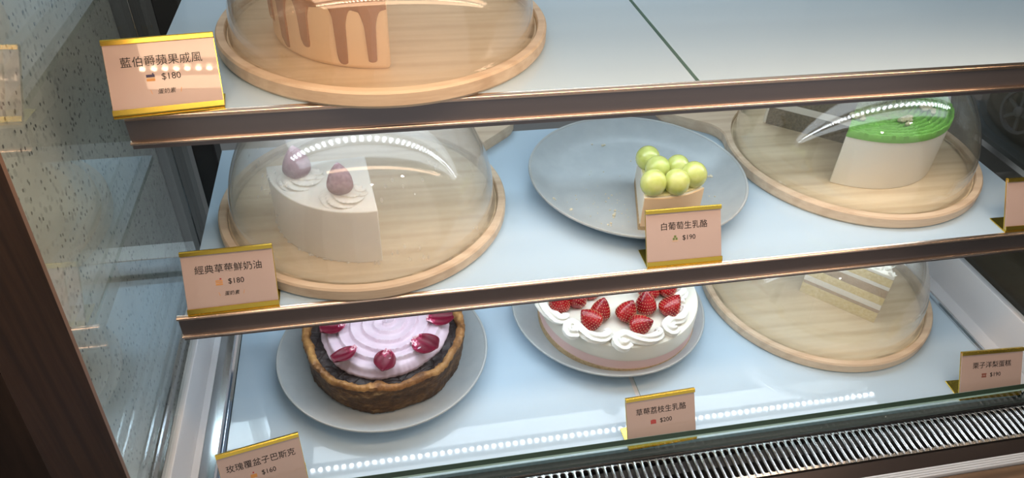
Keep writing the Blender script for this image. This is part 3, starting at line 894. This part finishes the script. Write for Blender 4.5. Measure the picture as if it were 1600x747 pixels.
# ------------------------------------------------------------------ burnt cheesecake with pink cream
def basque():
    z0 = Z3 + PF
    T = Vector((.178, -.0765, z0))
    root = empty('burnt_cheesecake', T, 'browned burnt cheesecake with pink rose cream and dark red petals on a plate', 'cake')
    n = 360
    prof = [(.070, .0), (.0865, .0), (.0895, .006), (.0900, .012), (.0905, .018), (.0912, .025), (.0920, .032), (.0926, .038), (.0930, .042), (.0915, .0462), (.0880, .0468), (.0850, .0445), (.0835, .038), (.0830, .030), (.070, .029)]
    v, f, fm = [], [], []
    for i, (r, z) in enumerate(prof):
        for j in range(n):
            a = 2 * PI * j / n; c, s = math.cos(a), math.sin(a)
            k = noise.noise(Vector((c * 2.2, s * 2.2, z * 20))) * .0030 + noise.noise(Vector((c * 7, s * 7, z * 60))) * .0009 + noise.noise(Vector((c * 22, s * 22, z * 160))) * .0012 + noise.noise(Vector((c * 46, s * 46, z * 300))) * .0007
            top = 1 if 7 <= i <= 12 else 0
            dz = (noise.noise(Vector((c * 3.1, s * 3.1, 5))) * .0050 + noise.noise(Vector((c * 8, s * 8, 9))) * .0014 + noise.noise(Vector((c * 20, s * 20, 3))) * .0012) * top
            inward = -max(0, noise.noise(Vector((c * 4, s * 4, 21)))) * .008 * (1 if i in (11, 12) else (.5 if i == 10 else 0))
            rr = r + (k if i > 0 and i < 14 else 0) + inward
            v.append((rr * c, rr * s, max(0, z + dz)))
    for i in range(len(prof) - 1):
        for j in range(n):
            f.append((i * n + j, i * n + (j + 1) % n, (i + 1) * n + (j + 1) % n, (i + 1) * n + j)); fm.append(1 if i >= 8 else 0)
    f.append(tuple(range(n))); fm.append(0)
    mesh_obj('crust', v, f, ['crust', 'crust_top'], root, 70, fm=fm)
    # dark filling
    v, f = [], []
    m = 30
    for i in range(m + 1):
        r = .0865 * i / m
        for j in range(n):
            a = 2 * PI * j / n
            v.append((r * math.cos(a), r * math.sin(a), .0375 + .0022 * noise.noise(Vector((r * 90 * math.cos(a), r * 90 * math.sin(a), 2)))))
    for i in range(m):
        for j in range(n):
            f.append((i * n + j, i * n + (j + 1) % n, (i + 1) * n + (j + 1) % n, (i + 1) * n + j))
    mesh_obj('dark_filling', v, f, 'burnt', root, 70)
    # spiral of pink cream
    v, f = [], []
    m, n2 = 80, 320
    def cz(x, y, r, a, Rl):
        th = (a / (2 * PI)) % 1.0
        ph = (r / .0135 - th * 2.0 + .12 * noise.noise(Vector((x * 35, y * 35, 4)))) % 1.0
        saw = ph / .84 if ph < .84 else (1 - ph) / .16
        e = min(1, (Rl - r) / .012)
        return .0455 + .0072 * math.sin(max(0, e) * PI / 2) * 1.0 + .0046 * (saw ** 1.3) * max(0, min(1, (Rl - r) / .006)) + .0020 * (1 - (r / .072) ** 2)
    for i in range(m + 1):
        for j in range(n2):
            a = 2 * PI * j / n2
            Rl = .0735 * (1 + .018 * math.sin(3 * a + 1) + .022 * noise.noise(Vector((math.cos(a) * 2.5, math.sin(a) * 2.5, 8))) + .012 * noise.noise(Vector((math.cos(a) * 18, math.sin(a) * 18, 8))))
            r = Rl * i / m
            x, y = r * math.cos(a), r * math.sin(a)
            v.append((x, y, cz(x, y, r, a, Rl) - .004))
    base = len(v)
    for j in range(n2):
        x, y, _ = v[m * n2 + j]; v.append((x * .985, y * .985, .037))
    for i in range(m):
        for j in range(n2):
            f.append((i * n2 + j, i * n2 + (j + 1) % n2, (i + 1) * n2 + (j + 1) % n2, (i + 1) * n2 + j))
    for j in range(n2):
        f.append((m * n2 + j, m * n2 + (j + 1) % n2, base + (j + 1) % n2, base + j))
    mesh_obj('pink_cream', v, f, 'pink', root, 60, loc=(.001, .002, 0))
    # petals: white foot at -X, so the azimuth says where the foot is not
    for (x, y, az, sc, tx, ty) in ((.1250, -.0800, 200, 1.0, 10, 0), (.1378, -.1215, 215, 1.0, 14, 6), (.1770, -.1345, 255, 1.0, -12, 4), (.2190, -.1185, -35, 1.15, 12, -6), (.2390, -.0820, 10, 1.05, 8, 4), (.2120, -.0270, 60, 1.0, 0, 0), (.1500, -.0280, 120, 1.0, 0, 0)):
        v, f = [], []
        nu, nv = 14, 12
        L, Wd = .0300 * sc, .0235 * sc
        for i in range(nu + 1):
            u = i / nu
            wd = Wd / 2 * max(.05, 1 - ((u - .57) / .52) ** 2) ** .5
            for j in range(nv + 1):
                s = 2 * j / nv - 1
                px = -L * .40 + L * u - .0020 * s * s * (u - .35)
                py = wd * s * (1.0 if u < 1 else 1)
                pz = .0065 * (abs(s) ** 2) * (.4 + u * .4) + .006 * (u - .45) ** 2 * 2 + .0008 * math.sin(s * 7 + u * 5)
                v.append((px, py, pz))
        k = nv + 1
        for i in range(nu):
            for j in range(nv):
                f.append((i * k + j, (i + 1) * k + j, (i + 1) * k + j + 1, i * k + j + 1))
        o = mesh_obj('petal', v, f, 'petal', root, 70)
        so = o.modifiers.new('thickness', 'SOLIDIFY'); so.thickness = .0005; so.offset = 1
        o.location = Vector((x, y, z0 + .0540)) - T
        o.rotation_euler = (R_(tx), R_(ty), R_(az))
basque()

# ------------------------------------------------------------------ strawberry lychee cheesecake
def piping(name, pts, parent, r0=.0062, mat='cream', lobes=6):
    """star-nozzle cream: fat curl that tails off; pts in local coordinates"""
    P = [Vector(p) for p in pts]
    # Catmull-Rom
    C = []
    for i in range(len(P) - 1):
        a, b, c, d = P[max(0, i - 1)], P[i], P[i + 1], P[min(len(P) - 1, i + 2)]
        for k in range(12):
            t = k / 12
            C.append(.5 * ((2 * b) + (c - a) * t + (2 * a - 5 * b + 4 * c - d) * t * t + (3 * b - a - 3 * c + d) * t ** 3))
    C.append(P[-1])
    n = 42
    v, f = [], []
    N = len(C)
    for i, c in enumerate(C):
        t = (C[min(i + 1, N - 1)] - C[max(i - 1, 0)]).normalized()
        sd = t.cross(Vector((0, 0, 1))).normalized(); up = sd.cross(t)
        s = i / (N - 1)
        r = r0 * (1.15 - .35 * s) * (min(1, (i + .6) / 5.0) ** .5) * (min(1, (N - 1 - i + .25) / 7.0) ** .6)
        for j in range(n):
            a = 2 * PI * j / n
            k = 1 + .27 * math.cos(lobes * a + i * .16)
            v.append(c + (sd * math.cos(a) + up * math.sin(a) * .85) * r * k)
    for i in range(N - 1):
        for j in range(n):
            f.append((i * n + j, i * n + (j + 1) % n, (i + 1) * n + (j + 1) % n, (i + 1) * n + j))
    f.append(tuple(range(n))); f.append(tuple(range((N - 1) * n, N * n)))
    return mesh_obj(name, v, f, mat, parent, 60)
def lychee():
    z0 = Z3 + PF
    T = Vector((.4685, -.0555, z0))
    root = empty('strawberry_cheesecake', T, 'round pink and white layered cheesecake with whole strawberries and piped cream on a plate', 'cake')
    R = .0985; h = .0455
    lathe('biscuit_base', [(0, 0), (R, 0), (R + .0006, .003), (R, .0095), (0, .0095)], 'biscuit', root, 128, 40)
    lathe('pink_layer', [(0, .009), (R - .0008, .009), (R - .0006, .0235), (0, .0235)], 'pinklayer', root, 128, 40)
    lathe('white_layer', [(0, .0232), (R - .0005, .0232), (R - .0005, h - .003), (R - .0014, h - .0008), (R - .0035, h), (0, h)], 'milk', root, 128, 40)
    zt = h + .0045
    def loc(p, dz=0): return (p[0] - T.x, p[1] - T.y, zt + dz)
    PP = [[(.3655, -.0640), (.3690, -.0780), (.3745, -.0905), (.3812, -.0990), (.3880, -.0980), (.3868, -.0915)],
          [(.3980, -.1225), (.3900, -.1225), (.3895, -.1135), (.3965, -.1110), (.4040, -.1240), (.4126, -.1340), (.4240, -.1365), (.4310, -.1310), (.4270, -.1260)],
          [(.4500, -.1460), (.4440, -.1510), (.4400, -.1430), (.4500, -.1370), (.4620, -.1430), (.4740, -.1465), (.4850, -.1445), (.4910, -.1385), (.4860, -.1350)],
          [(.5120, -.1330), (.5075, -.1370), (.5040, -.1300), (.5130, -.1210), (.5240, -.1190), (.5320, -.1090), (.5320, -.1010)],
          [(.5395, -.0960), (.5340, -.0940), (.5350, -.0860), (.5420, -.0800), (.5470, -.0700)],
          [(.5480, -.0480), (.5430, -.0440), (.5450, -.0330), (.5380, -.0240)],
          [(.3760, -.0330), (.3830, -.0290), (.3800, -.0180), (.3900, -.0100)]]
    for pts in PP:
        z = [0] * len(pts)
        loc_pts = [loc(p, .0010 if i in (0, len(pts) - 1) else 0) for i, p in enumerate(pts)]
        piping('piped_cream', loc_pts, root, .0064)
    for k, (x, y, w, hh, ti, az) in enumerate(((.3860, -.0790, .026, .030, 20, 250), (.4080, -.0740, .026, .031, 60, 60), (.4310, -.0995, .0245, .032, 12, 40), (.4165, -.1130, .0265, .030, 48, 150),
            (.4605, -.1065, .0255, .030, 25, 20), (.4690, -.1290, .0265, .030, 55, 340), (.4880, -.0970, .0260, .034, 12, 100), (.5150, -.1060, .0265, .032, 52, 30), (.5000, -.0740, .026, .031, 30, 60), (.5240, -.0720, .026, .031, 40, 20), (.4500, -.0500, .026, .031, 20, 80), (.4300, -.0600, .026, .031, 20, 200))):
        strawberry('strawberry', root, (x - T.x, y - T.y, h + .0105), w, hh, ti, az, 'berry', True, k * 3, k * 31)
lychee()

# ------------------------------------------------------------------ layered cream slice under the bottom right dome
def layered():
    z0 = Z3 + SEATZ
    T = Vector((.7945, -.1230, z0))
    root = empty('layered_cream_cake', T, 'tall layered sponge cake piece with feathery white top under the hazy bottom dome', 'cake slice')
    a0, a1 = 68, 133.0
    R = .098
    lay = [(0, .0165, 'sponge_yellow', 0), (.0165, .0215, 'filling', .001), (.0215, .0300, 'cream', 0), (.0300, .0420, 'sponge_yellow', 0), (.0420, .0545, 'filling', .0015), (.0545, .0600, 'cream', 0), (.0600, .0720, 'sponge_yellow', .0005)]
    nm = {'sponge_yellow': 'sponge_layer', 'filling': 'chestnut_layer', 'cream': 'cream_layer'}
    for za, zb, m, ins in lay:
        prism(nm[m], [(x, y) for x, y in sector(R - ins, a0 + ins * 300, a1 - ins * 300, 32)], za, zb + .0001, m, root, bev=.0008)
    prism('cream_cap', sector(R, a0, a1, 32), .072, .0775, 'cream', root, bev=.0015)
    v, f = [], []
    for i in range(150):
        a = R_(a0 + 3 + (a1 - a0 - 6) * random.random()); r = R * math.sqrt(random.random()) * .97
        p = Vector((r * math.cos(a), r * math.sin(a), .0785 + .005 * random.random()))
        d = Vector((random.gauss(0, 1), random.gauss(0, 1), .9 * random.random())).normalized()
        sd = d.cross(Vector((random.random() - .5, random.random() - .5, 1))).normalized(); up = d.cross(sd)
        L, wd = .007 + .006 * random.random(), .0018 + .0012 * random.random()
        b = len(v)
        for k in range(5):
            t = k / 4; q = p + d * L * (t - .4) + up * .003 * math.sin(t * PI)
            ww = wd * (1 - .7 * abs(2 * t - 1) ** 2)
            v.append(q - sd * ww); v.append(q + sd * ww)
        for k in range(4): f.append((b + 2 * k, b + 2 * k + 2, b + 2 * k + 3, b + 2 * k + 1))
    o = mesh_obj('white_shavings', v, f, 'cream', root, 60)
    so = o.modifiers.new('thickness', 'SOLIDIFY'); so.thickness = .0004
    o['kind'] = 'stuff'
layered()

# ------------------------------------------------------------------ price tags
ORANGE = pbr('orange_print', (.72, .33, .10), .5); RED = pbr('red_print', (.55, .05, .05), .5)
NAVY = pbr('navy_print', (.05, .04, .10), .5); LEAF = pbr('green_print', (.16, .24, .06), .5); BROWN = pbr('brown_print', (.30, .10, .07), .5); TAN = pbr('tan_print', (.70, .48, .28), .5)
def flat(name, quads, mats, parent, mtx):
    v, f, fm, ms = [], [], [], []
    for (x0, y0, x1, y1), m in zip(quads, mats):
        if m not in ms: ms.append(m)
        b = len(v); z = .00012
        v += [(x0, y0, 0), (x1, y0, 0), (x1, y1, 0), (x0, y1, 0), (x0, y0, z), (x1, y0, z), (x1, y1, z), (x0, y1, z)]
        for q in ((4, 5, 6, 7), (0, 1, 5, 4), (1, 2, 6, 5), (2, 3, 7, 6), (3, 0, 4, 7)):
            f.append([b + i for i in q]); fm.append(ms.index(m))
    o = mesh_obj(name, v, f, ms, parent, fm=fm); o.matrix_local = mtx
    return o
ICON = {
 'chiffon': ([(-.003, -.0026, .003, -.0008), (-.003, -.0008, .003, .0003), (-.003, .0003, .003, .0024), (.0014, .0024, .0024, .0034)], ['o', 'w', 'n', 'n']),
 'cream': ([(-.003, -.0026, .003, -.0014), (-.003, -.0008, .003, .0002), (-.003, .0008, .003, .0018), (.0008, .0024, .0022, .0036)], ['o', 'o', 'o', 'r']),
 'grape': ([(-.003, -.0030, .003, -.0022), (-.0024, -.0016, -.0004, .0006), (.0004, -.0016, .0024, .0006), (-.0011, .0008, .0011, .0030)], ['t', 'l', 'l', 'l']),
 'lychee': ([(-.003, -.0026, -.0017, .0018), (-.0014, -.0026, -.0001, .0022), (.0002, -.0026, .0015, .0022), (.0018, -.0026, .003, .0018)], ['r', 'r', 'r', 'r']),
 'pear': ([(-.003, -.0026, .003, -.0006), (-.003, .0004, .003, .0024), (-.0022, -.0006, -.0012, .0004), (.0012, -.0006, .0022, .0004)], ['b', 'b', 'b', 'b']),
 'basque': ([(-.003, -.0026, .003, .0010), (-.0006, .0020, .0008, .0034)], ['o', 'r'])}
IM = {'o': ORANGE, 'r': RED, 'n': NAVY, 'l': LEAF, 'b': BROWN, 't': TAN, 'w': TAN}
TW, TH = .0790, .0560
def price_tag(x, y, z, rz, title, price, icon, label, note=False, foot=.030, foot_dx=0.0, lean=30, w=TW):
    """x, y = middle of the bottom front edge"""
    root = empty('price_tag', (x, y, z), label, 'price tag', 'price tags in gold stands', R_(rz))
    t = R_(lean)
    # card frame: X right, Y up the card, Z towards the customer
    FM = Matrix(((1, 0, 0, 0), (0, math.sin(t), -math.cos(t), .0022), (0, math.cos(t), math.sin(t), .0016), (0, 0, 0, 1)))
    def card(o): o.matrix_local = FM; return o
    hw = w / 2
    v, f = box_vf(-hw + .0004, hw - .0004, .001, TH - .001, -.0012, 0)
    card(mesh_obj('card', v, f, 'cardpink', root))
    v, f = box_vf(-hw, hw, 0, TH, -.0022, -.0013)
    card(mesh_obj('back_plate', v, f, 'gold', root))
    lip = [(-.0022, TH - .0004), (-.0022, TH + .0008), (.0009, TH + .0008), (.0016, TH - .0002), (.0016, TH - .0034), (.0003, TH - .0036), (.0003, TH - .0004)]
    o = extrude_x('top_clip', [(b_, a_) for a_, b_ in lip], -hw, hw, 'gold', root, 20); card(o)
    lip = [(-.0022, .0002), (.0003, .0002), (.0003, .0046), (.0016, .0044), (.0016, .0004), (.0008, -.0006), (-.0022, -.0006)]
    o = extrude_x('bottom_clip', [(b_, a_) for a_, b_ in lip], -hw, hw, 'gold', root, 20); card(o)
    ft = box('foot', -hw + foot_dx, hw + foot_dx, .0005, foot, 0, .0012, 'gold', root, .0003)
    def at(cx, cy): return FM @ Matrix.Translation((cx, cy, .00006))
    if title is None: return root
    text_obj('title_lettering', title, .0083, 'ink', root, at(0, TH * .685))
    text_obj('price_lettering', price, .0069, 'ink', root, at(.0050, TH * .47))
    q, mm = ICON[icon]
    flat('cake_icon', q, [IM[k] for k in mm], root, at(-.0095, TH * .47))
    if note:
        text_obj('note_lettering', '蛋奶素', .0043, 'ink', root, at(0, TH * .275), shear=.25)
        text_obj('note_stroke', '\\', .0048, ORANGE, root, at(-.0105, TH * .275))
        text_obj('note_stroke', '/', .0048, ORANGE, root, at(.0105, TH * .275))
    return root
price_tag(.0385, -.1600, Z1, 6, '藍伯爵蘋果戚風', '$180', 'chiffon', 'price tag on the upper shelf reading 藍伯爵蘋果戚風 with a navy cake icon', True, .024, lean=35.5)
price_tag(.0498, -.1800, Z2, 1.3, '經典草莓鮮奶油', '$180', 'cream', 'price tag below the spotted dome reading 經典草莓鮮奶油 with orange cake icon', True)
price_tag(.4815, -.1790, Z2, -.5, '白葡萄生乳酪', '$190', 'grape', 'price tag in front of the grape cheesecake reading 白葡萄生乳酪')
price_tag(.8890, -.1790, Z2, -1.5, None, None, None, 'price tag at the right end of the middle shelf, cut by the right frame edge', foot=.026, foot_dx=-.0005)
price_tag(.0530, -.2475, Z3, 11, '玫瑰覆盆子巴斯克', '$160', 'basque', 'price tag on the deck reading 玫瑰覆盆子巴斯克, cut by the lower frame edge')
price_tag(.4655, -.2505, Z3, 1.9, '草莓荔枝生乳酪', '$200', 'lychee', 'price tag on the deck reading 草莓荔枝生乳酪 below the strawberry cheesecake')
price_tag(.8720, -.2500, Z3, -3, '栗子洋梨蛋糕', '$190', 'pear', 'price tag at the right end of the deck reading 栗子洋梨蛋糕')
